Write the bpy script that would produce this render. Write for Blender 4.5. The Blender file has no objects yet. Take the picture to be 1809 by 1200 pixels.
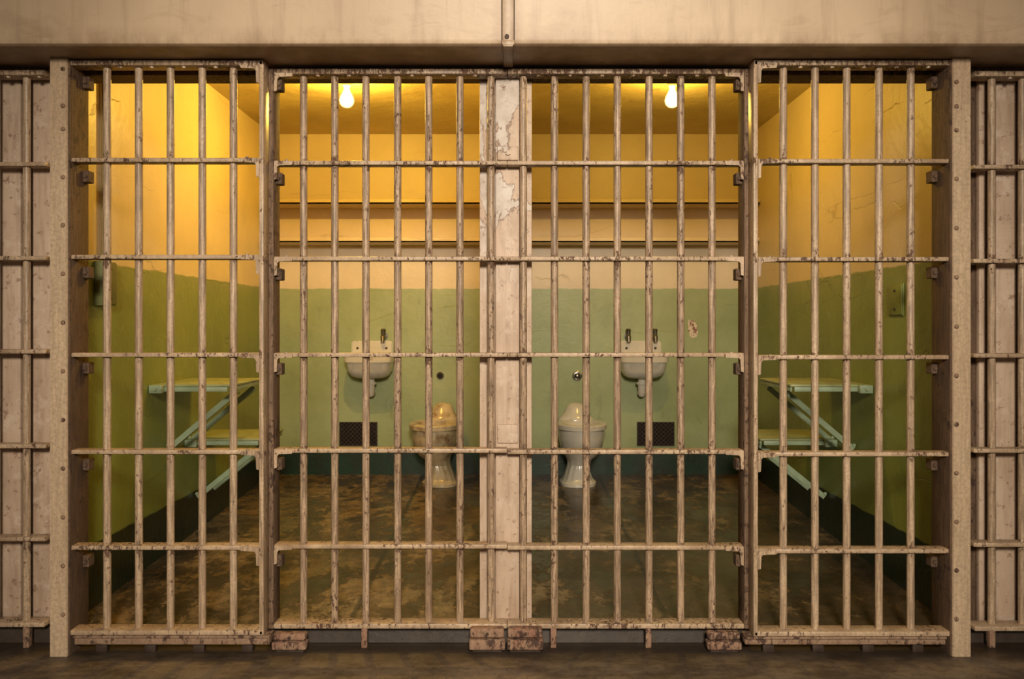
import bpy, bmesh, math, random
from mathutils import Vector, Matrix
random.seed(4)
scene = bpy.context.scene
scene.view_settings.view_transform = 'Standard'
COL = scene.collection
F = 1504.0
CAMD = 3.2
CAMZ = 1.2

def W(px, py, y):
    D = CAMD + y
    return Vector(((px - 905) * D / F, y, CAMZ - (py - 575) * D / F))
def WX(px, y): return (px - 905) * (CAMD + y) / F
def WZ(py, y): return CAMZ - (py - 575) * (CAMD + y) / F

# ------------------------------------------------------------------ materials
class N:
    def __init__(s, name):
        s.m = bpy.data.materials.new(name); s.m.use_nodes = True
        s.t = s.m.node_tree; s.b = s.t.nodes['Principled BSDF']
        g = s.t.nodes.new('ShaderNodeNewGeometry'); s.pos = g.outputs['Position']
    def link(s, a, b): s.t.links.new(a, b)
    def setin(s, n, k, v):
        if hasattr(v, 'links'): s.link(v, n.inputs[k])
        else: n.inputs[k].default_value = v
    def scale(s, v):
        n = s.t.nodes.new('ShaderNodeVectorMath'); n.operation = 'MULTIPLY'
        s.link(s.pos, n.inputs[0]); n.inputs[1].default_value = v; return n.outputs[0]
    def noise(s, sc, det=5, rough=.6, vec=None, dist=0):
        n = s.t.nodes.new('ShaderNodeTexNoise'); s.link(vec or s.pos, n.inputs['Vector'])
        n.inputs['Scale'].default_value = sc; n.inputs['Detail'].default_value = det
        n.inputs['Roughness'].default_value = rough; n.inputs['Distortion'].default_value = dist
        return n.outputs['Fac']
    def voro(s, sc, vec=None):
        n = s.t.nodes.new('ShaderNodeTexVoronoi'); n.feature = 'DISTANCE_TO_EDGE'
        s.link(vec or s.pos, n.inputs['Vector']); n.inputs['Scale'].default_value = sc
        return n.outputs['Distance']
    def ramp(s, f, a, b, lo=0., hi=1.):
        n = s.t.nodes.new('ShaderNodeMapRange'); s.link(f, n.inputs[0])
        n.inputs[1].default_value = a; n.inputs[2].default_value = b
        n.inputs[3].default_value = lo; n.inputs[4].default_value = hi
        return n.outputs[0]
    def math(s, op, a, b=0.):
        n = s.t.nodes.new('ShaderNodeMath'); n.operation = op
        s.setin(n, 0, a); s.setin(n, 1, b); return n.outputs[0]
    def mix(s, f, a, b, mode='MIX'):
        n = s.t.nodes.new('ShaderNodeMix'); n.data_type = 'RGBA'; n.blend_type = mode
        s.setin(n, 0, f)
        for k, v in ((6, a), (7, b)):
            if hasattr(v, 'links'): s.link(v, n.inputs[k])
            else: n.inputs[k].default_value = (*v, 1)
        return n.outputs[2]
    def z(s, axis=2):
        n = s.t.nodes.new('ShaderNodeSeparateXYZ'); s.link(s.pos, n.inputs[0]); return n.outputs[axis]
    def bump(s, h, st=.3, d=.01):
        n = s.t.nodes.new('ShaderNodeBump'); s.link(h, n.inputs['Height'])
        n.inputs['Strength'].default_value = st; n.inputs['Distance'].default_value = d
        s.link(n.outputs[0], s.b.inputs['Normal'])
    def out(s, col, rough=.5, metal=0.):
        s.setin(s.b, 'Base Color', col if hasattr(col, 'links') else (*col, 1))
        s.setin(s.b, 'Roughness', rough); s.setin(s.b, 'Metallic', metal); return s.m

def paint(name, base, dirt, chip, chipamt=.62, sc=9., chips=60., rough=.45, vert=.35, streak=.55, joints=False):
    n = N(name)
    a = n.noise(sc, 6, .65, n.scale((1, 1, vert)))
    c = n.mix(n.ramp(a, .42, .72), base, dirt)
    s = n.noise(150, 3, .6, n.scale((1, 1, .06)))
    c = n.mix(n.ramp(s, .44, .60, 0, streak), c, tuple(x * .42 for x in dirt))
    fine = n.noise(95, 6, .7)
    c = n.mix(n.ramp(fine, .42, .62, 0, .55), c, tuple(x * .48 for x in base))
    k = n.noise(chips, 8, .75, n.scale((1, 1, .5)))
    big = n.ramp(n.noise(4, 4), .35, .65, .07, -.06)       # wear comes in patches
    k = n.math('SUBTRACT', k, big)
    if joints:
        # rust creeps out where the bars pass through the rails (rails every ~0.357 m)
        t = n.math('FRACT', n.math('DIVIDE', n.math('SUBTRACT', n.z(), .373 - .1785), .357))
        d = n.math('ABSOLUTE', n.math('SUBTRACT', t, .5))
        jm = n.ramp(d, .02, .11, .10, 0)
        k = n.math('ADD', k, jm)
    km = n.ramp(k, chipamt - .03, chipamt + .025)
    c = n.mix(km, c, chip)
    n.bump(n.math('SUBTRACT', n.math('MULTIPLY', fine, .4), km), .45, .003)
    return n.out(c, n.ramp(km, 0, 1, rough, .8))

BEIGE = (.58, .42, .27)
BROWN = (.12, .062, .036)
M_bar = paint('bar_paint', BEIGE, (.38, .25, .15), BROWN, .64, streak=.65, chips=75, joints=True)
M_fixed = paint('fixed_bar_paint', (.53, .37, .235), (.28, .18, .105), (.10, .05, .028), .605, streak=.75, chips=75, joints=True)
M_rail = paint('rail_paint', (.58, .42, .27), (.30, .19, .115), (.095, .047, .028), .575, streak=.15, chips=75)
M_rust = paint('rusty_header', (.17, .095, .055), (.09, .045, .03), (.035, .018, .012), .55, rough=.75)
M_jamb = paint('jamb_paint', (.16, .095, .055), (.09, .052, .032), (.04, .02, .014), .6, rough=.85)
M_jambf = paint('jamb_stile_paint', (.24, .15, .09), (.14, .085, .05), (.05, .026, .016), .58, rough=.85)
M_post = paint('post_paint', (.60, .445, .29), (.48, .335, .21), (.15, .085, .05), .69, 5, 60, streak=.25)
M_red = paint('worn_red_paint', (.34, .215, .135), (.25, .095, .06), (.06, .03, .02), .55, 16, 50, streak=.1, rough=.85)
M_track = paint('track_paint', (.34, .22, .14), (.21, .12, .07), (.065, .03, .02), .56, 10, 50, streak=.1, rough=.85)

def m_lintel():
    n = N('lintel_paint')
    a = n.noise(1.3, 5, .6, n.scale((1, 1, .6)))
    c = n.mix(n.ramp(a, .35, .7), (.62, .465, .31), (.46, .33, .21))
    st = n.noise(3.5, 6, .7, n.scale((1, 1, 2.5)), 1.2)
    c = n.mix(n.ramp(st, .54, .76, 0, .5), c, (.31, .20, .115))
    runs = n.noise(26, 4, .6, n.scale((1, 1, .08)))
    c = n.mix(n.ramp(runs, .52, .72, 0, .35), c, (.26, .165, .095))
    sp = n.noise(30, 6, .7)
    k = n.ramp(sp, .70, .73)
    c = n.mix(k, c, (.14, .08, .05))
    jx = n.math('ABSOLUTE', n.math('SUBTRACT', n.z(0), -.014))
    jm = n.math('MULTIPLY', n.ramp(jx, .015, .06, 1, 0), n.ramp(n.noise(9, 6, .7), .35, .6, .15, .75))
    c = n.mix(jm, c, (.26, .16, .09))
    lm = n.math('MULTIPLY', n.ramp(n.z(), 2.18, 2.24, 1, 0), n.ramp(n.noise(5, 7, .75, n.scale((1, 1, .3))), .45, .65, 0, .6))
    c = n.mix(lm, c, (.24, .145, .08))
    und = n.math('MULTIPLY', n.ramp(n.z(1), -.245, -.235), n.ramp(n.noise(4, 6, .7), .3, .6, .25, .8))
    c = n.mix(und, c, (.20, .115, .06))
    n.bump(n.noise(35, 4), .12, .004)
    return n.out(c, .45)
M_lintel = m_lintel()

def m_wall(name, cream, green, base, bs_=.42, rg=.30):
    n = N(name)
    z = n.math('ADD', n.z(), n.math('MULTIPLY', n.math('SUBTRACT', n.noise(9, 4), .5), .022))
    gm = n.ramp(z, 1.452, 1.460)
    bm = n.ramp(z, .318, .326)
    mott = n.noise(2.2, 7, .65)
    cr = n.mix(n.ramp(mott, .35, .7), cream, tuple(x * .86 for x in cream))
    gr = n.mix(n.ramp(mott, .35, .68), green, (green[0] * .72, green[1] * .76, green[2] * .66))
    st = n.noise(7, 8, .75, n.scale((1, 1, .35)))
    gr = n.mix(n.ramp(st, .60, .78, 0, .6), gr, (.12, .10, .04))
    lt = n.noise(13, 6, .7)
    gr = n.mix(n.ramp(lt, .60, .70, 0, .35), gr, (.36, .41, .26))
    c = n.mix(gm, gr, cr)
    bs = n.mix(n.ramp(n.noise(8, 7, .75), .4, .65), base, (.014, .017, .008))
    c = n.mix(bm, bs, c)
    wob = n.t.nodes.new('ShaderNodeVectorMath'); wob.operation = 'MULTIPLY_ADD'
    nz = n.t.nodes.new('ShaderNodeTexNoise'); nz.inputs['Scale'].default_value = 3.5; nz.inputs['Detail'].default_value = 7
    n.link(n.pos, nz.inputs['Vector'])
    n.link(nz.outputs['Color'], wob.inputs[0]); wob.inputs[1].default_value = (.3, .3, .3); n.link(n.scale((.35, .35, 2.6)), wob.inputs[2])
    cv = n.voro(1.2, wob.outputs[0])
    ck = n.math('MULTIPLY', n.ramp(cv, .0, .007, 1, 0), n.ramp(n.noise(1.9, 3), .52, .60))
    c = n.mix(n.math('MULTIPLY', ck, .28), c, (.14, .09, .03))
    h = n.math('ADD', n.noise(4, 5, .5), n.math('MULTIPLY', n.noise(32, 4), .2))
    n.bump(n.math('SUBTRACT', h, n.math('MULTIPLY', ck, .3)), bs_, .016)
    return n.out(c, n.ramp(gm, 0, 1, rg, .45))
CREAM = (.68, .55, .33)
M_wall = m_wall('painted_cell_wall', CREAM, (.245, .280, .052), (.005, .018, .009), .40, .34)  # side wall green pushed to olive, lamp tint and weaker corridor light in the colour

def m_back():
    m = m_wall('lit_back_wall_paint', (.71, .59, .41), (.36, .415, .205), (.006, .036, .016), .26, .42)  # same wall paint made paler, with the corridor light put into the colour
    t = m.node_tree; n = N.__new__(N); n.m = m; n.t = t; n.b = t.nodes['Principled BSDF']
    n.pos = [x for x in t.nodes if x.type == 'NEW_GEOMETRY'][0].outputs['Position']
    old = n.b.inputs['Base Color'].links[0].from_socket
    cx, cz = WX(1224, 2.74), WZ(581, 2.74)
    dx = n.math('DIVIDE', n.math('SUBTRACT', n.z(0), cx), .034)
    dz = n.math('DIVIDE', n.math('SUBTRACT', n.z(2), cz), .075)
    tilt = n.math('ADD', dx, n.math('MULTIPLY', dz, .5))
    r = n.math('ADD', n.math('MULTIPLY', tilt, tilt), n.math('MULTIPLY', dz, dz))
    r = n.math('ADD', r, n.math('MULTIPLY', n.math('SUBTRACT', n.noise(25, 4), .5), 2.2))
    pm = n.ramp(r, .85, .95, 1, 0)
    pc = n.mix(n.ramp(n.noise(38, 3), .48, .55), (.72, .62, .50), (.24, .10, .06))
    n.link(n.mix(pm, old, pc), n.b.inputs['Base Color'])
    return m
M_back = m_back()

def m_ceil():
    n = N('ceiling_paint')
    c = n.mix(n.ramp(n.noise(2, 6), .35, .7), (.56, .45, .20), (.42, .325, .13))
    c = n.mix(n.ramp(n.noise(9, 8, .75), .60, .7, 0, .6), c, (.15, .10, .04))
    n.bump(n.noise(7, 6), .5, .02)
    return n.out(c, .5)
M_ceil = m_ceil()

def m_plaster(name, peel):
    n = N(name)
    c = n.mix(n.ramp(n.noise(3, 6), .38, .65), (.58, .44, .325), (.48, .35, .25))
    runs = n.noise(30, 5, .65, n.scale((1, 1, .12)))
    c = n.mix(n.ramp(runs, .46, .66, 0, .6), c, (.32, .21, .14))
    lightp = n.noise(11, 8, .75)
    c = n.mix(n.ramp(lightp, .54, .62, 0, .5), c, (.66, .54, .43))
    h = n.math('MULTIPLY', n.noise(20, 6), .4)
    if peel:
        pe = n.noise(4.2, 7, .58, n.scale((1.3, 1.3, .8)), .4)
        hi = n.ramp(n.z(), 1.3, 1.6)
        pm = n.math('MULTIPLY', n.ramp(pe, .50, .51), hi)
        pcol = n.mix(n.ramp(n.noise(14, 6, .7), .4, .65), (.61, .54, .47), (.47, .385, .315))
        c = n.mix(pm, c, pcol)
        edge = n.math('MULTIPLY', n.math('MULTIPLY', n.ramp(pe, .49, .50), n.ramp(pe, .50, .51, 1, 0)), hi)
        c = n.mix(n.math('MULTIPLY', edge, .8), c, (.22, .14, .10))
        h = n.math('SUBTRACT', h, pm)
    c = n.mix(n.ramp(n.noise(34, 7, .75), .58, .63, 0, .75), c, (.22, .12, .075))
    n.bump(h, .5, .006)
    return n.out(c, .55)
M_plaster = m_plaster('peeling_pilaster_paint', True)
M_plain = m_plaster('plain_partition_paint', False)

def m_floor():
    n = N('worn_concrete_floor')
    v = n.scale((1.0, .75, 1))
    a = n.noise(3.0, 11, .78, v, .2)
    side = n.ramp(n.z(0), -.3, .3, -.005, .028)
    a2 = n.math('SUBTRACT', a, side)
    pm = n.math('MULTIPLY', n.ramp(a2, .485, .535), n.ramp(n.noise(1.4, 4), .35, .58, .25, 1))
    incell = n.ramp(n.z(1), .045, .065)
    dark = n.mix(n.ramp(n.noise(5, 8, .75), .38, .66), (.085, .056, .029), (.018, .012, .007))
    tan = n.mix(n.ramp(n.noise(13, 9, .85), .40, .60), (.30, .205, .10), (.095, .062, .030))
    c = n.mix(pm, dark, tan)
    for xc in (-.62, .60):
        dl_ = n.math('ABSOLUTE', n.math('SUBTRACT', n.z(0), xc))
        c = n.mix(n.ramp(dl_, .006, .018, .75, 0), c, (.010, .007, .004))
    cn = n.noise(3.2, 9, .75, n.scale((.7, 1.4, 1)))
    cor = n.mix(n.ramp(cn, .42, .58), (.19, .14, .09), (.065, .045, .029))
    cor = n.mix(n.ramp(n.noise(30, 6, .7), .5, .7, 0, .6), cor, (.03, .02, .013))
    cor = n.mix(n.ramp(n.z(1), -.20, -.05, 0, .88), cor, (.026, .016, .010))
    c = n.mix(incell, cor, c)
    n.bump(n.math('ADD', n.math('MULTIPLY', pm, -.4), n.math('MULTIPLY', n.noise(34, 5), .3)), .28, .008)
    rg = n.ramp(n.noise(4, 6, .7), .35, .65, .13, .38)
    return n.out(c, n.math('ADD', rg, n.ramp(incell, 0, 1, .25, 0)))
M_floor = m_floor()

def simple(name, col, rough=.5, metal=0., var=.3, sc=20, stain=None, st=.6, soft=.06):
    n = N(name)
    c = n.mix(n.ramp(n.noise(sc, 5), .35, .7), col, tuple(x * (1 - var) for x in col))
    if stain: c = n.mix(n.ramp(n.noise(9, 6, .7), st, st + soft), c, stain)
    n.bump(n.noise(sc * 2, 3), .08, .003)
    return n.out(c, rough, metal)
M_porc = simple('porcelain', (.70, .66, .56), .16, 0, .18, 6, (.36, .26, .15), .62, .12)
M_porc2 = simple('stained_porcelain', (.60, .49, .31), .2, 0, .3, 8, (.20, .11, .05), .50, .2)
M_chrome = simple('tarnished_chrome', (.26, .24, .21), .3, .9, .4, 30)
M_bchrome = simple('bright_chrome', (.62, .6, .56), .2, .9)
M_mint = simple('mint_green_steel', (.36, .46, .29), .4, 0, .3, 12, (.14, .16, .08), .66)
M_iron = simple('rusted_iron', (.075, .048, .033), .6, .3, .5, 30)
M_black = simple('dark_void', (.006, .005, .004), .9)
M_sock = simple('aged_ceramic_socket', (.26, .20, .11), .45)
M_box = simple('olive_box_paint', (.14, .15, .05), .5, 0, .3)
M_boxg = simple('green_plate_paint', (.21, .245, .055), .5, 0, .25)
M_boxy = simple('yellow_pipe_paint', (.30, .22, .08), .45, 0, .3)
M_tabtop = simple('lamplit_top_paint', (.36, .40, .18), .4, 0, .35, 9, (.14, .12, .06), .62)  # mint paint turned olive-yellow, the bulb's light painted into the tops

def bulb_glass():
    # frosted glass envelope: glows itself and lets the filament's light through
    m = bpy.data.materials.new('frosted_bulb_glass'); m.use_nodes = True; t = m.node_tree
    t.nodes.clear()
    o = t.nodes.new('ShaderNodeOutputMaterial'); mx = t.nodes.new('ShaderNodeMixShader')
    tr = t.nodes.new('ShaderNodeBsdfTransparent'); em = t.nodes.new('ShaderNodeEmission')
    lw = t.nodes.new('ShaderNodeLayerWeight'); lw.inputs[0].default_value = .5
    cr = t.nodes.new('ShaderNodeMix'); cr.data_type = 'RGBA'
    cr.inputs[6].default_value = (4.5, 3.3, 1.7, 1); cr.inputs[7].default_value = (2.4, 1.45, .25, 1)
    t.links.new(lw.outputs['Facing'], cr.inputs[0]); t.links.new(cr.outputs[2], em.inputs[0])
    em.inputs[1].default_value = 1.0
    mx.inputs[0].default_value = .6
    t.links.new(tr.outputs[0], mx.inputs[1]); t.links.new(em.outputs[0], mx.inputs[2]); t.links.new(mx.outputs[0], o.inputs[0])
    return m
M_bulb = bulb_glass()

# ------------------------------------------------------------------ geometry helpers
def finish(name, bm, mat, origin, smooth=False):
    bmesh.ops.recalc_face_normals(bm, faces=bm.faces[:])
    me = bpy.data.meshes.new(name); bm.to_mesh(me); bm.free()
    if smooth:
        me.shade_smooth()
        try: me.set_sharp_from_angle(angle=math.radians(42))
        except Exception: pass
    me.materials.append(mat)
    o = bpy.data.objects.new(name, me); COL.objects.link(o); o.location = origin
    return o
def bbox(bm, c, s, bev=0., seg=2):
    r = bmesh.ops.create_cube(bm, size=1.0, matrix=Matrix.Translation(c) @ Matrix.Diagonal((*s, 1)))
    if bev > 0:
        es = list({e for v in r['verts'] for e in v.link_edges})
        bmesh.ops.bevel(bm, geom=es, offset=bev, segments=seg, affect='EDGES', profile=.5)
def box(name, lo, hi, mat, bev=0., seg=2):
    lo = Vector(lo); hi = Vector(hi); c = (lo + hi) / 2; s = hi - lo
    s = Vector([abs(a) for a in s])
    bm = bmesh.new(); bbox(bm, Vector((0, 0, 0)), s, bev, seg)
    return finish(name, bm, mat, c, bev > 0)
def cyl(bm, p0, p1, r, seg=16, r2=None):
    p0 = Vector(p0); p1 = Vector(p1); d = p1 - p0
    q = d.to_track_quat('Z', 'Y').to_matrix().to_4x4()
    bmesh.ops.create_cone(bm, cap_ends=True, segments=seg, radius1=r, radius2=r if r2 is None else r2,
                          depth=d.length, matrix=Matrix.Translation((p0 + p1) / 2) @ q)
def cylinder(name, p0, p1, r, mat, seg=16, r2=None):
    p0 = Vector(p0); bm = bmesh.new(); cyl(bm, (0, 0, 0), Vector(p1) - p0, r, seg, r2)
    return finish(name, bm, mat, p0, True)
def ring(z, cy, rx, ry, eb=2., ef=2., n=32, cx=0.):
    out = []
    for i in range(n):
        a = 2 * math.pi * i / n; c, s = math.cos(a), math.sin(a)
        e = eb if s > 0 else ef
        out.append(Vector((cx + rx * math.copysign(abs(c) ** (2 / e), c), cy + ry * math.copysign(abs(s) ** (2 / e), s), z)))
    return out
def loft(name, rings, mat, origin, cap0=True, cap1=True):
    bm = bmesh.new(); rs = [[bm.verts.new(p) for p in r] for r in rings]; n = len(rs[0])
    for a, b in zip(rs, rs[1:]):
        for i in range(n): bm.faces.new((a[i], a[(i + 1) % n], b[(i + 1) % n], b[i]))
    if cap0: bm.faces.new(rs[0][::-1])
    if cap1: bm.faces.new(rs[-1])
    return finish(name, bm, mat, origin, True)
def tube(name, pts, r, mat, origin, seg=12):
    rs = []; pts = [Vector(p) for p in pts]
    for i, p in enumerate(pts):
        d = (pts[min(i + 1, len(pts) - 1)] - pts[max(i - 1, 0)]).normalized()
        x = d.orthogonal().normalized() if i == 0 else (px_ - d * px_.dot(d)).normalized()
        px_ = x; yv = d.cross(x)
        rr = r[i] if isinstance(r, (list, tuple)) else r
        rs.append([p + (x * math.cos(2 * math.pi * k / seg) + yv * math.sin(2 * math.pi * k / seg)) * rr for k in range(seg)])
    return loft(name, rs, mat, origin)
def thing(name, loc, label, cat, group=None):
    e = bpy.data.objects.new(name, None); COL.objects.link(e); e.location = loc
    e.empty_display_size = .05; tag(e, label, cat, group); return e
def tag(e, label, cat, group=None):
    e['label'] = label; e['category'] = cat
    if group: e['group'] = group
def put(o, parent):
    o.location = o.location - wloc(parent); o.parent = parent; return o
def wloc(o):
    v = Vector(o.location)
    while o.parent: o = o.parent; v += Vector(o.location)
    return v
def dup(o, name, loc, parent=None):
    c = o.copy(); c.name = name; c.parent = None; COL.objects.link(c); c.location = loc
    if parent: put(c, parent)
    return c
def structure(o): o['kind'] = 'structure'; return o

# ------------------------------------------------------------------ room shell
XL, XR, YB = -1.68, 1.67, 2.74
DL, DR = WX(848, .08), WX(940, .08)
ZC = 2.535
YF = .08
structure(box('wall_back', (XL - .2, YB, -.1), (XR + .2, YB + .12, ZC + .1), M_back))
structure(box('wall_left', (XL - .14, YF, -.02), (XL, YB, ZC + .1), M_wall))
structure(box('wall_right', (XR, YF, -.02), (XR + .14, YB, ZC + .1), M_wall))
structure(box('wall_middle', (DL, YF + .012, -.02), (DR, YB, ZC + .1), M_wall))
structure(box('ceiling', (XL, YF, ZC), (XR, YB, ZC + .08), M_ceil))
structure(box('wall_front', (XL - .5, .0, WZ(133, 0)), (XR + .5, YF + .03, ZC + .3), M_rust))
structure(box('trim_1', (DL, YF - .015, .03), (DR, YF + .011, WZ(133, 0)), M_plaster, .004))
k = 2
for (a, b, y0, mat) in ((-14, 37, .05, M_plain), (57, 92, .05, M_plain), (34, 60, .078, M_jamb),  # dark M_jamb strips paint in the shade of the gaps beside the bars
                        (1730, 1742, .05, M_plain), (1760, 1796, .05, M_plain), (1812, 1850, .05, M_plain),
                        (1700, 1732, .076, M_jamb), (1740, 1815, .078, M_jamb)):
    structure(box('trim_%d' % k, (WX(a, y0), y0, .0), (WX(b, y0), YF - .0005 + (.06 if y0 < .06 and (a < 0 or a > 1750) else 0), WZ(133, 0)), mat, .001 if y0 > .06 else .006))
    k += 1
structure(box('wall_outer_left', (XL - .6, YF + .061, -.02), (XL - .141, YF + .2, ZC), M_plain))
structure(box('wall_outer_right', (XR + .141, YF + .061, -.02), (XR + .6, YF + .2, ZC), M_plain))

bm = bmesh.new()
prof = [(-6, 0), (.02, 0), (.03, .055), (.06, .06), (YB + .02, .16), (YB + .02, -.15), (-6, -.15)]
A = [bm.verts.new((-5, y, z)) for y, z in prof]; B = [bm.verts.new((5, y, z)) for y, z in prof]
for i in range(len(prof)):
    j = (i + 1) % len(prof); bm.faces.new((A[i], A[j], B[j], B[i]))
bm.faces.new(A); bm.faces.new(B[::-1])
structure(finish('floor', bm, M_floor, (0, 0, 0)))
def floorz(y): return .06 + (y - .06) / (YB - .04) * .10

# ------------------------------------------------------------------ lintel beam
ZL = 2.17
lin = thing('lintel_beam', (0, -.26, ZL), 'wide beige painted steel lintel beam spanning above the cell fronts', 'beam')
bm = bmesh.new()
prof = [(0, .02), (.006, .006), (.02, 0), (.27, 0), (.27, 1.1), (0, 1.1)]
A = [bm.verts.new((-3.2, y, z)) for y, z in prof]; B = [bm.verts.new((3.2, y, z)) for y, z in prof]
for i in range(len(prof)):
    j = (i + 1) % len(prof); bm.faces.new((A[i], A[j], B[j], B[i]))
bm.faces.new(A); bm.faces.new(B[::-1])
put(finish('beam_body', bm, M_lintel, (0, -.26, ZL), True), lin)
xa, xb = WX(888, -.26), WX(908, -.26)
put(box('seam_strap', (xa, -.267, ZL + .012), (xb, -.26, ZL + 1.1), M_lintel, .002), lin)
for xs in (xa - .0040, xb + .0002):
    put(box('seam_joint', (xs, -.2612, ZL + .004), (xs + .0038, -.259, ZL + 1.1), M_iron), lin)
put(box('strap_foot', (xa - .002, -.270, ZL - .004), (xb + .003, -.2605, ZL + .014), M_lintel, .003), lin)
put(box('strap_return', (xa + .002, -.27, ZL - .010), (xb - .002, -.01, ZL - .001), M_lintel, .003), lin)
b = cylinder('bolt', W(896, 64, -.267), W(896, 64, -.275), .008, M_iron, 8); put(b, lin)

# ------------------------------------------------------------------ grilles
def rail(xa, xb, z, y, depth=.055, th=.016, mat=M_rail, name='rail'):
    return box(name, (xa, y - depth / 2, z - th / 2), (xb, y + depth / 2, z + th / 2), mat, .004)
def bracketmesh(sgn, mat):
    bm = bmesh.new()
    pts = [(0, .006), (.066, .006), (.070, .000), (.066, -.009), (.018, -.011), (.012, -.018), (.010, -.062), (0, -.064)]
    fr = [bm.verts.new((sgn * x, -.004, z)) for x, z in pts]; bk = [bm.verts.new((sgn * x, .006, z)) for x, z in pts]
    n = len(pts)
    for i in range(n): bm.faces.new((fr[i], fr[(i + 1) % n], bk[(i + 1) % n], bk[i]))
    bm.faces.new(fr); bm.faces.new(bk[::-1])
    cyl(bm, (sgn * .045, .001, .004), (sgn * .045, .001, .011), .006, 8)
    return finish('corner_bracket', bm, mat, (0, 0, 0))
def clipmesh(mat):
    bm = bmesh.new()
    bbox(bm, Vector((0, 0, 0)), Vector((.024, .045, .044)), .004)
    cyl(bm, (0, -.022, 0), (0, -.030, 0), .008, 8)
    return finish('clip_block', bm, mat, (0, 0, 0))

def grille(name, label, cat, y, bars, rails, x0, x1, ztop, zbot, mat, stiles=(), brackets=(), group=None, r=.0138):
    root = thing(name, ((x0 + x1) / 2, y, zbot), label, cat, group)
    bz0, bz1 = zbot, ztop
    proto = None
    for px in bars:
        x = WX(px, y)
        if proto is None:
            proto = cylinder('bar', (x, y, bz0 + .001), (x, y, bz1 - .001), r, mat, 18)
            put(proto, root)
        else: dup(proto, 'bar', Vector((x, y, bz0 + .001)), root)
    for py in rails: put(rail(x0, x1, WZ(py, y), y), root)
    put(rail(x0, x1, ztop - .010, y, .07, .020, mat, 'top_rail'), root)
    put(rail(x0, x1, zbot + .009, y, .07, .018, M_rail, 'bottom_rail'), root)
    for (xa, xb, dep, mm) in stiles:
        put(box('stile', (xa, y - .035, zbot), (xb, y - .035 + dep, ztop), mm, .003), root)
    for (xx, sgn, mm) in brackets:
        pr = None
        for py in list(rails) + ['t']:
            z = WZ(py, y) if py != 't' else ztop - .02
            loc = Vector((xx, y - .031, z))
            if pr is None:
                pr = bracketmesh(sgn, mm); pr.location = loc; put(pr, root)
            else: dup(pr, 'corner_bracket', loc, root)
    pb = None
    for px in bars:
        x = WX(px + 27, y)
        if x > x1 - .02: continue
        loc = Vector((x, y - .02, ztop - .020))
        if pb is None:
            pb = cylinder('bolt', loc, loc + Vector((0, 0, -.007)), .008, mat, 8); put(pb, root)
        else: dup(pb, 'bolt', loc, root)
    return root

yd = -.07
zt = ZL - .004
g = 'sliding cell doors'
ZDB = WZ(1117, yd)
dl = grille('cell_door', 'beige sliding barred steel cell door below the lintel', 'cell door', yd,
            [190, 246, 302, 358, 413], [285, 455, 627, 797, 965], WX(127, yd), WX(470, yd), zt, ZDB, M_bar,
            stiles=((WX(463, yd), WX(471, yd), .07, M_bar),), brackets=((WX(463, yd), -1, M_bar),), group=g)
dr = grille('cell_door', 'beige sliding barred steel cell door beside tall riveted post', 'cell door', yd,
            [1384, 1440, 1496, 1553, 1609], [287, 459, 631, 801, 971], WX(1328, yd), WX(1678, yd), zt, ZDB - .004, M_bar,
            stiles=((WX(1327, yd), WX(1335, yd), .07, M_bar),), brackets=((WX(1335, yd), 1, M_bar),), group=g)
yf = .0
ztf = WZ(126, yf)
g2 = 'fixed bar panels of the cells'
fl = grille('bar_panel', 'worn beige fixed steel bar panel with chipped rusty rails', 'bar panel', yf,
            [537, 592, 647, 703, 758, 813, 868], [290, 458, 627, 795, 963], WX(488, yf), WX(896.5, yf), ztf, .071, M_fixed,
            stiles=((WX(479, yf), WX(488, yf), .09, M_jambf),), brackets=((WX(489, yf), 1, M_rail),), group=g2)
fr = grille('bar_panel', 'worn beige fixed steel bar panel with rust spotted bars', 'bar panel', yf,
            [925, 980, 1036, 1091, 1147, 1203, 1258], [290, 458, 627, 797, 965], WX(896.9, yf), WX(1311, yf), ztf, .071, M_fixed,
            stiles=((WX(1311, yf), WX(1321, yf), .09, M_jambf),), brackets=((WX(1310, yf), -1, M_rail),), group=g2)
g3 = 'neighbouring bar panels'
nl = grille('bar_panel', 'beige barred panel of a neighbouring cell against pink wall', 'bar panel', yf,
            [-6, 48], [292, 457, 621, 787, 950], WX(-60, yf), WX(88, yf), WZ(128, 0), WZ(1103, 0), M_bar, group=g3)
nr = grille('bar_panel', 'beige barred panel of a neighbouring cell against pink wall', 'bar panel', yf,
            [1752, 1806], [297, 462, 628, 795, 960], WX(1714, yf), WX(1870, yf), WZ(130, 0), WZ(1110, 0), M_bar, group=g3)
for root, pxs, zb in ((fl, [645], .071), (fr, [978, 1145], .071), (nl, [50], WZ(1103, 0)), (nr, [1750], WZ(1110, 0))):
    for px in pxs:
        x = WX(px, -.02)
        put(box('foot', (x - .011, -.036, 0.0), (x + .011, -.008, zb + .004), M_red, .003), root)
for root, x in ((fl, WX(494, .0)), (fr, WX(1305, .0))):
    pr = None
    for py in (150, 316, 485, 652, 820, 990):
        loc = Vector((x, .012, WZ(py, 0)))
        if pr is None:
            pr = clipmesh(M_jamb); pr.location = loc; put(pr, root)
        else: dup(pr, 'clip_block', loc, root)

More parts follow.
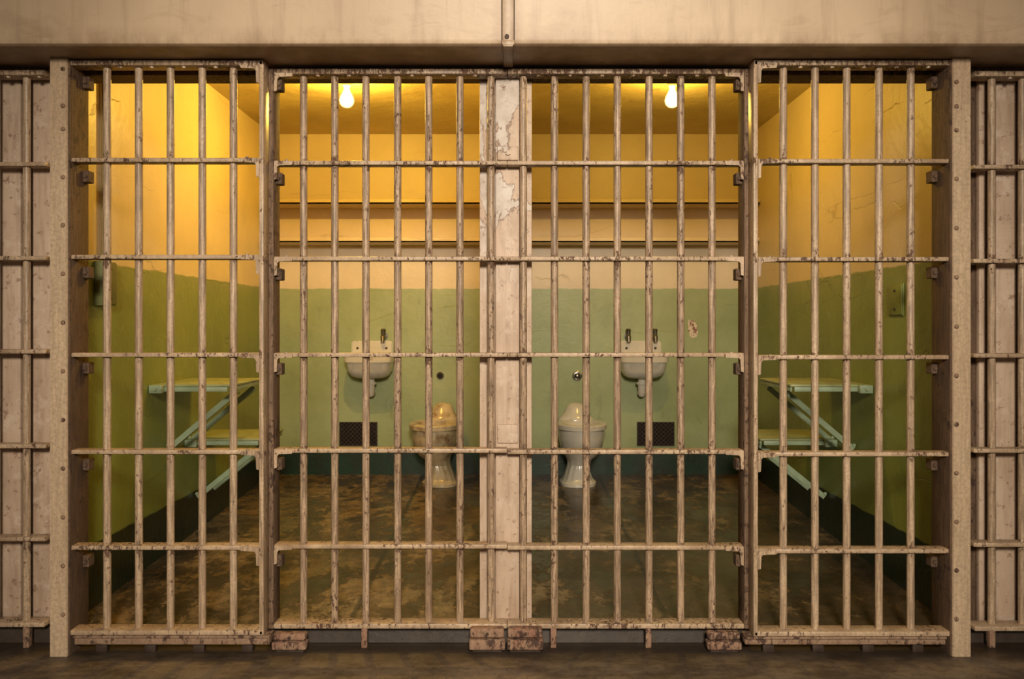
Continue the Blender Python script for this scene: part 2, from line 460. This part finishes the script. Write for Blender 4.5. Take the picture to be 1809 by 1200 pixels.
# ------------------------------------------------------------------ centre pilaster between the cells
cp = thing('steel_pilaster', (WX(896.5, .02), .04, .05), 'pinkish beige steel pilaster with peeling paint between two cells', 'pilaster')
put(box('pilaster_body', (WX(876, .03), .029, .06), (WX(918, .03), .064, WZ(127, .03)), M_plaster, .004), cp)
for i, (pa, pb) in enumerate(((258, 283), (751, 784))):
    put(box('bolt_plate', (WX(879, .01), .010 if i == 0 else .018, WZ(pb, .01)), (WX(916, .01), .0285, WZ(pa, .01)), M_plaster, .004), cp)
    if i == 0:
        c = W(898, (pa + pb) / 2, .010); put(cylinder('bolt', c, c + Vector((0, -.010, 0)), .010, M_bar, 6), cp)

# ------------------------------------------------------------------ riveted posts
def post(pxa, pxb, inner, label, rivx, pys):
    yp = -.118
    xa, xb = WX(pxa, yp), WX(pxb, yp)
    root = thing('steel_post', ((xa + xb) / 2, yp, 0), label, 'post', 'tall riveted posts')
    bm = bmesh.new()
    t = .010
    if inner > 0: pr = [(xa, yp), (xb, yp), (xb, .03), (xb - t, .03), (xb - t, yp + t), (xa, yp + t)]
    else: pr = [(xa, yp), (xb, yp), (xb, yp + t), (xa + t, yp + t), (xa + t, .03), (xa, .03)]
    A = [bm.verts.new((x, y, 0)) for x, y in pr]; B = [bm.verts.new((x, y, ZL - .001)) for x, y in pr]
    n = len(pr)
    for i in range(n): bm.faces.new((A[i], A[(i + 1) % n], B[(i + 1) % n], B[i]))
    bm.faces.new(A); bm.faces.new(B[::-1])
    bmesh.ops.translate(bm, verts=bm.verts, vec=-Vector(root.location))
    bmesh.ops.recalc_face_normals(bm, faces=bm.faces[:])
    bmesh.ops.bevel(bm, geom=[e for e in bm.edges if abs((e.verts[0].co - e.verts[1].co).z) > 1], offset=.003, segments=2, affect='EDGES')
    o = finish('post_body', bm, M_post, root.location.copy(), True)
    put(o, root)
    pr = None
    for py in pys:
        loc = W(rivx, py, yp)
        if pr is None:
            rs = [ring(0, 0, .0085, .0085, n=12), ring(.003, 0, .008, .008, n=12), ring(.006, 0, .005, .005, n=12), ring(.0068, 0, .001, .001, n=12)]
            pr = loft('rivet', rs, M_track, loc); pr.rotation_euler = (math.radians(90), 0, 0); put(pr, root)
        else: dup(pr, 'rivet', loc, root)
    pr = None
    xi = (xb + .0178) if inner > 0 else (xa - .0178)
    for py in (148, 313, 482, 650, 820, 990):
        loc = Vector((xi, .002, WZ(py, 0)))
        if pr is None:
            pr = clipmesh(M_jamb); pr.location = loc; put(pr, root)
        else: dup(pr, 'clip_block', loc, root)
    x0, x1 = (xb + .0003, xb + .0055) if inner > 0 else (xa - .0055, xa - .0003)
    put(box('jamb_flat', (x0, -.110, .0), (x1, .028, ZL - .002), M_jamb, .001), root)
    return root
post(88, 119, 1, 'tall riveted beige steel post beside the cell door', 112, [122, 187, 228, 313, 398, 484, 570, 656, 742, 828, 914, 1000, 1086])
post(1684, 1716, -1, 'tall riveted beige steel post with small dark chips', 1690, [145, 188, 230, 316, 403, 490, 577, 664, 750, 836, 922, 1008, 1094])

# ------------------------------------------------------------------ bottom tracks & stop blocks
def track(pa, pb, z1, label):
    y0, y1 = -.105, -.040
    xa, xb = WX(pa, y0), WX(pb, y0)
    root = thing('door_track', ((xa + xb) / 2, -.07, 0), label, 'door track', 'bottom door tracks')
    z0 = .034
    put(box('track_body', (xa, y0 + .010, z0), (xb, y1, z1 - .009), M_track, .004), root)
    put(box('track_plate', (xa, y0, z1 - .0088), (xb, y1 + .003, z1), M_track, .003), root)
    for k in range(4):
        x = xa + (xb - xa) * (k + .5) / 4
        put(box('track_foot', (x - .02, y0 + .03, 0), (x + .02, y1 - .01, z0), M_iron, .001), root)
    return root
track(129, 476, ZDB - .002, 'low rusty pink steel track under the sliding cell door')
track(1318, 1674, ZDB - .006, 'low chipped beige steel track under the sliding cell door')
def stop(pa, pb, pt, label):
    y0, y1 = -.088, -.040
    xa, xb = WX(pa, y0), WX(pb, y0)
    root = thing('door_stop_block', ((xa + xb) / 2, (y0 + y1) / 2, 0), label, 'door stop', 'worn red door stop blocks')
    z1 = WZ(pt, y0)
    zb = .010
    put(box('base_shim', (xa + .012, y0 + .012, 0), (xb - .012, y1, zb), M_iron, .001), root)
    put(box('lower_block', (xa, y0, zb), (xb, y1, zb + (z1 - zb) * .50), M_red, .007, 3), root)
    put(box('upper_block', (xa + .003, y0 + .010, zb + (z1 - zb) * .54), (xb - .004, y1, z1), M_red, .008, 3), root)
    c = Vector(((xa + xb) / 2, y0 + .010, z1 * .78)); put(cylinder('bolt', c, c + Vector((0, -.006, 0)), .006, M_iron, 8), root)
stop(479, 541, 1122, 'worn reddish steel stop block at the end of the track')
stop(829, 893, 1113, 'worn pinkish red steel stop block beneath the pilaster')
stop(896, 961, 1113, 'worn pinkish red steel stop block beneath the pilaster')
stop(1251, 1312, 1120, 'worn reddish steel stop block at the end of the track')

# ------------------------------------------------------------------ wall shelves
for (xa, xb) in ((XL + .002, DL - .002), (DR + .002, XR - .002)):
    for py, ys in ((358, 2.52), (426, 2.54)):
        zb = WZ(py + 3, ys)
        bm = bmesh.new()
        bbox(bm, Vector((0, 0, .008)), Vector((xb - xa, YB - ys - .002, .016)), .003)
        bbox(bm, Vector((0, -(YB - ys) / 2 + .008, .018)), Vector((xb - xa, .014, .036)), .003)
        s = finish('wall_shelf', bm, M_wall, Vector(((xa + xb) / 2, (YB + ys) / 2, zb)), True)
        tag(s, 'cream painted shelf running across the back wall of cell', 'shelf', 'wall shelves of the cells')

# ------------------------------------------------------------------ basins
def sink(pxc, label, faucets, mat):
    x = WX(pxc, 2.66)
    zr = WZ(630, 2.5)
    root = thing('wall_sink', (x, YB, zr), label, 'sink', 'small cell sinks')
    o = Vector((x, YB, zr))
    R = []
    for z, cy, rx, ry, e in ((-.155, -.10, .050, .050, 2.6), (-.150, -.10, .096, .076, 3.0), (-.135, -.11, .126, .096, 3.4), (-.10, -.12, .147, .112, 3.8),
                          (-.046, -.125, .153, .119, 4.4), (-.040, -.125, .164, .125, 5.2), (-.004, -.125, .167, .1265, 5.2), (.0, -.125, .162, .121, 5.2),
                          (-.002, -.135, .134, .095, 4), (-.02, -.135, .126, .088, 4), (-.08, -.13, .10, .065, 3), (-.10, -.13, .05, .04, 2)):
        R.append(ring(z, cy, rx, ry, 6 if z > -.12 else 3, e, 48))
    put(loft('basin', R, mat, o.copy()), root)
    bm = bmesh.new()
    pts = [(-.142, -.01), (.142, -.01), (.142, .085), (.136, .097), (.122, .102), (-.122, .102), (-.136, .097), (-.142, .085)]
    fr_ = [bm.verts.new((a, -.045, c)) for a, c in pts]; bk = [bm.verts.new((a, -.002, c)) for a, c in pts]
    n = len(pts)
    for i in range(n): bm.faces.new((fr_[i], fr_[(i + 1) % n], bk[(i + 1) % n], bk[i]))
    ff = bm.faces.new(fr_); bm.faces.new(bk[::-1])
    bmesh.ops.bevel(bm, geom=list(ff.edges), offset=.008, segments=3, affect='EDGES')
    put(finish('splashback', bm, mat, o.copy(), True), root)
    for dx in (-.1, .1):
        c = o + Vector((dx, -.044, .05)); put(cylinder('tap_hole', c, c + Vector((0, -.003, 0)), .009, M_iron, 12), root)
    put(tube('drain_trap', [(0, -.10, -.150), (0, -.10, -.19), (0, -.10, -.235), (0, -.085, -.258), (0, -.05, -.262), (0, -.003, -.262)],
             [.028, .029, .028, .028, .022, .022], mat, o.copy(), 14), root)
    put(tube('drain_collar', [(0, -.10, -.180), (0, -.10, -.196)], .040, mat, o.copy(), 16), root)
    for px in faucets:
        fx = WX(px, 2.7) - x; zf = .125
        f = bpy.data.objects.new('tap', None); COL.objects.link(f); f.location = (x + fx, YB - .02, zr + zf); f.empty_display_size = .03
        put(f, root)
        fo = Vector((x + fx, YB, zr + zf))
        put(cylinder('flange', fo + Vector((0, -.001, .01)), fo + Vector((0, -.012, .01)), .024, M_chrome, 18), f)
        put(tube('spout', [(0, -.01, .01), (0, -.05, .014), (0, -.075, .0), (0, -.085, -.034)], [.013, .018, .017, .012], M_chrome, fo.copy(), 12), f)
        put(tube('push_button', [(0, -.052, .01), (0, -.052, .040), (0, -.052, .050), (0, -.052, .060)], [.017, .016, .020, .013], M_chrome, fo.copy(), 14), f)
sink(656, 'small stained cream porcelain wall sink with one dark tap', [678], M_porc)
sink(1134, 'small cream porcelain wall sink with two dark chrome taps', [1110, 1157], M_porc)

# ------------------------------------------------------------------ toilets
def flute(z, cx, cy, rx, ry, e, d, n=72):
    r = ring(z, 0, rx, ry, e, e, n)
    out = []
    for i, p in enumerate(r):
        k = 1 - d * (.5 + .5 * math.cos(i / n * 2 * math.pi * 12))
        out.append(Vector((cx + p.x * k, cy + p.y * k, z)))
    return out
def toilet(x, dx, label, mat):
    yc = 2.47; z0 = floorz(yc) - .004
    o = Vector((x, yc, z0))
    root = thing('toilet', o, label, 'toilet', 'seatless cell toilets')
    R = []
    for z, cx, cy, rx, ry, e, d in ((0, 0, .0, .118, .150, 2.6, 0), (.020, 0, .0, .120, .152, 2.6, .0), (.028, 0, .0, .110, .140, 2.6, .02), (.045, 0, .0, .098, .126, 2.4, .05), (.085, 0, .01, .084, .114, 2.2, .06),
                              (.13, dx * .3, .015, .077, .108, 2, .05), (.165, dx * .5, .0, .084, .12, 2, .03), (.20, dx, -.02, .112, .15, 2, 0), (.25, dx, -.035, .138, .18, 2.1, 0),
                              (.32, dx, -.04, .152, .198, 2.1, 0), (.374, dx, -.04, .152, .20, 2.1, 0), (.378, dx, -.04, .168, .216, 2.1, 0), (.405, dx, -.04, .170, .218, 2.1, 0), (.413, dx, -.04, .162, .210, 2.1, 0),
                              (.413, dx, -.05, .118, .155, 2, 0), (.40, dx, -.05, .110, .148, 2, 0), (.33, dx, -.04, .09, .12, 2, 0), (.27, dx, -.01, .05, .07, 2, 0)):
        R.append(flute(z, cx, cy, rx, ry, e, d))
    put(loft('bowl', R, mat, o.copy()), root)
    H = []
    for z, rx, ry, cy in ((.30, .10, .07, .17), (.405, .125, .075, .165), (.420, .118, .072, .165), (.44, .096, .066, .175), (.460, .080, .06, .185),
                      (.48, .072, .056, .19), (.50, .062, .048, .195), (.515, .044, .034, .197), (.523, .015, .012, .20)):
        H.append(ring(z, cy, rx, ry, 2, 2, 32))
    put(loft('raised_back', H, mat, o.copy()), root)
    for s in (-1, 1):
        c = o + Vector((s * .096, -.05, .022)); put(cylinder('bolt_cap', c, c + Vector((0, 0, .015)), .010, mat, 12, .006), root)
toilet(-.475, -.035, 'seatless porcelain toilet with heavy brown stains', M_porc2)
toilet(.438, .02, 'seatless grey white porcelain toilet against the wall', M_porc)

c = W(778, 664, YB)
fb = thing('flush_pipe_hole', c, 'dark rusty round pipe hole above the stained toilet', 'pipe hole')
put(tube('collar', [(0, -.001, 0), (0, -.010, 0)], [.026, .023], M_iron, c.copy(), 20), fb)
put(tube('opening', [(0, -.0101, 0), (0, -.013, 0)], .014, M_black, c.copy(), 20), fb)
c = W(1020, 664, YB)
fb = thing('flush_button', c, 'round chrome flush button on the wall above toilet', 'flush button')
put(tube('collar', [(0, -.001, 0), (0, -.012, 0), (0, -.016, 0)], [.034, .034, .026], M_bchrome, c.copy(), 24), fb)
put(tube('recess', [(0, -.0161, 0), (0, -.018, 0)], .020, M_black, c.copy(), 20), fb)
put(tube('button', [(0, -.018, 0), (0, -.028, 0), (0, -.030, 0)], [.011, .011, .008], M_bchrome, c.copy(), 20), fb)

# ------------------------------------------------------------------ vents
def vent(pa, pb):
    x0, x1 = WX(pa, YB), WX(pb, YB); z0, z1 = WZ(786, YB), WZ(747, YB)
    c = Vector(((x0 + x1) / 2, YB, z0)); w = (x1 - x0); h = z1 - z0
    root = thing('vent_grille', c, 'dark rusty metal lattice vent set low in green wall', 'vent', 'low wall vents')
    put(box('vent_cavity', (x0, YB - .005, z0), (x1, YB - .001, z1), M_black), root)
    bm = bmesh.new(); t = .006
    for a, b_ in (((x0 - t, z0 - t), (x1 + t, z0)), ((x0 - t, z1), (x1 + t, z1 + t)), ((x0 - t, z0), (x0, z1)), ((x1, z0), (x1 + t, z1))):
        bbox(bm, Vector(((a[0] + b_[0]) / 2 - c.x, -.008, (a[1] + b_[1]) / 2 - c.z)), Vector((b_[0] - a[0], .014, b_[1] - a[1])), .001, 1)
    put(finish('vent_frame', bm, M_iron, c.copy()), root)
    bm = bmesh.new(); stp = .030
    k = -h
    while k < w:
        for s in (1, -1):
            a0 = max(0, -k); a1 = min(h, w - k)
            if a1 - a0 > .004:
                xs, zs = k + a0, a0; xe, ze = k + a1, a1
                if s < 0: zs, ze = h - zs, h - ze
                cyl(bm, (xs - w / 2, -.009 - .003 * s, zs), (xe - w / 2, -.009 - .003 * s, ze), .0028, 6)
        k += stp
    put(finish('lattice', bm, M_iron, c.copy()), root)
vent(602, 666); vent(1127, 1190)

# ------------------------------------------------------------------ fold-down tables and seats
def slab(kind, side, y0, y1, ztop, wid, brz, bry, label, cat):
    xw = XL if side < 0 else XR
    s = -side
    root = thing(kind, (xw, (y0 + y1) / 2, ztop), label, cat, 'fold-down steel ' + cat + 's')
    xi = xw + s * .002; xo = xw + s * wid
    def bx(nm, xa, ya, za, xb, yb, zb, m, bev=.003):
        put(box(nm, (min(xa, xb), ya, za), (max(xa, xb), yb, zb), m, bev), root)
    bx('top', xi, y0, ztop - .012, xo, y1, ztop, M_tabtop, .004)
    bx('front_edge', xi + s * .004, y0 + .002, ztop - .034, xo - s * .02, y0 + .010, ztop - .0125, M_mint, .002)
    bx('side_edge', xo - s * .012, y0 + .012, ztop - .034, xo - s * .004, y1 - .01, ztop - .0125, M_mint, .002)
    bx('wall_bracket', xi, y0 - .03, ztop - .040, xi + s * .06, y0 - .002, ztop - .002, M_mint, .003)
    c = Vector((xi + s * .03, y0 - .03, ztop - .020)); put(cylinder('bolt', c, c + Vector((0, -.008, 0)), .009, M_mint, 8), root)
    for yy, in ((y0 + bry,), (y1 - .05,)):
        p0 = Vector((xo - s * .03, yy, ztop - .045)); p1 = Vector((xi + s * .012, yy, brz))
        d = p1 - p0; n_ = Vector((d.z, 0, -d.x)).normalized() * .013
        bm = bmesh.new()
        q = [p0 - n_, p0 + n_, p1 + n_, p1 - n_]
        A = [bm.verts.new(v - p0 + Vector((0, -.004, 0))) for v in q]; B = [bm.verts.new(v - p0 + Vector((0, .004, 0))) for v in q]
        for i in range(4): bm.faces.new((A[i], A[(i + 1) % 4], B[(i + 1) % 4], B[i]))
        bm.faces.new(A); bm.faces.new(B[::-1])
        nn = n_.normalized()
        q = [p0 - n_, p0 - n_ + nn * .005, p1 - n_ + nn * .005, p1 - n_]
        A = [bm.verts.new(v - p0 + Vector((0, .0, 0))) for v in q]; B = [bm.verts.new(v - p0 + Vector((0, .028, 0))) for v in q]
        for i in range(4): bm.faces.new((A[i], A[(i + 1) % 4], B[(i + 1) % 4], B[i]))
        bm.faces.new(A); bm.faces.new(B[::-1])
        cyl(bm, (0, -.004, -.01), (0, -.012, -.01), .008, 8)
        cyl(bm, p1 - p0 + Vector((0, -.004, .02)), p1 - p0 + Vector((0, -.012, .02)), .008, 8)
        put(finish('brace', bm, M_mint, p0, False), root)
for side in (-1, 1):
    slab('wall_table', side, .76, 1.26, .925, .375, .60, .17, 'pale green steel fold-down table braced to side wall', 'table')
    slab('folding_bench', side, 1.19, 1.60, .615, .39, .29, .12, 'pale green steel fold-down bench braced to side wall', 'bench')

# ------------------------------------------------------------------ small wall boxes
def wbox(side, ya, yb, za, zb, label, conduit):
    xw = XL if side < 0 else XR; s = -side
    root = thing('switch_box', (xw, (ya + yb) / 2, za), label, 'switch box')
    th = .035 if conduit else .006
    mt = M_box if conduit else M_boxg
    x0, x1 = xw + s * .001, xw + s * th
    put(box('box_body', (min(x0, x1), ya, za), (max(x0, x1), yb, zb), mt, .002), root)
    x2 = xw + s * (th + .005)
    put(box('cover_plate', (min(x1, x2), ya + .006, za + .006), (max(x1, x2), yb - .006, zb - .006), mt, .002), root)
    for zz in (za + .03, zb - .03):
        c = Vector((x2, (ya + yb) / 2, zz)); put(cylinder('screw', c, c + Vector((s * .004, 0, 0)), .006, M_iron, 8), root)
    if conduit:
        c = Vector((xw + s * .014, (ya + yb) / 2, zb)); put(cylinder('conduit', c, Vector((c.x, c.y, ZC - .001)), .012, M_boxy, 14), root)
wbox(-1, .22, .34, 1.28, 1.46, 'olive painted metal box with conduit on side wall', True)
wbox(1, .42, .56, 1.24, 1.38, 'olive painted metal cover plate on side wall', False)

# ------------------------------------------------------------------ ceiling bulbs
def lamp(px, power, col, label):
    y = 1.36; x = WX(px, y)
    root = thing('ceiling_light', (x, y, ZC), label, 'light', 'bare bulbs in the cells')
    o = Vector((x, y, ZC))
    put(loft('socket', [ring(-.001, 0, .055, .055), ring(-.012, 0, .055, .055), ring(-.02, 0, .03, .03), ring(-.05, 0, .024, .024), ring(-.055, 0, .02, .02)], M_sock, o.copy()), root)
    prof = [(-.056, .016), (-.075, .018), (-.09, .026), (-.11, .036), (-.13, .041), (-.15, .036), (-.163, .024), (-.169, .008)]
    put(loft('bulb', [ring(z, 0, r, r, n=24) for z, r in prof], M_bulb, o.copy()), root)
    l = bpy.data.lights.new('bulb_filament', 'POINT'); l.energy = power; l.color = col; l.shadow_soft_size = .012
    lo = bpy.data.objects.new('bulb_filament', l); COL.objects.link(lo); lo.location = o + Vector((0, 0, -.13))
lamp(613, 118, (1, .61, .095), 'bare glowing yellow bulb hanging from the cell ceiling')
lamp(1188, 60, (1, .62, .10), 'bare glowing yellow bulb hanging from the cell ceiling')

# ------------------------------------------------------------------ corridor lighting
def aim(loc, tgt): return (Vector(tgt) - Vector(loc)).to_track_quat('-Z', 'Y').to_euler()
def spot(loc, tgt, e, col, ang, rad):
    l = bpy.data.lights.new('corridor_light', 'SPOT'); l.energy = e; l.color = col
    l.spot_size = math.radians(ang); l.spot_blend = 1; l.shadow_soft_size = rad
    o = bpy.data.objects.new('corridor_light', l); COL.objects.link(o); o.location = loc; o.rotation_euler = aim(loc, tgt)
spot((.25, -5.3, 2.7), (.05, 0, 1.0), 1480, (1, .87, .71), 60, .4)
w = bpy.data.worlds.new('corridor_air'); scene.world = w; w.use_nodes = True
w.node_tree.nodes['Background'].inputs[0].default_value = (1, .84, .64, 1)
w.node_tree.nodes['Background'].inputs[1].default_value = .11

# ------------------------------------------------------------------ camera
cd = bpy.data.cameras.new('camera'); cam = bpy.data.objects.new('camera', cd); COL.objects.link(cam)
cam.location = (0, -CAMD, CAMZ); cam.rotation_euler = (math.radians(90), 0, 0)
cd.sensor_width = 36; cd.lens = F / 1809 * 36; cd.shift_y = -25 / 1809; cd.clip_start = .01
scene.camera = cam
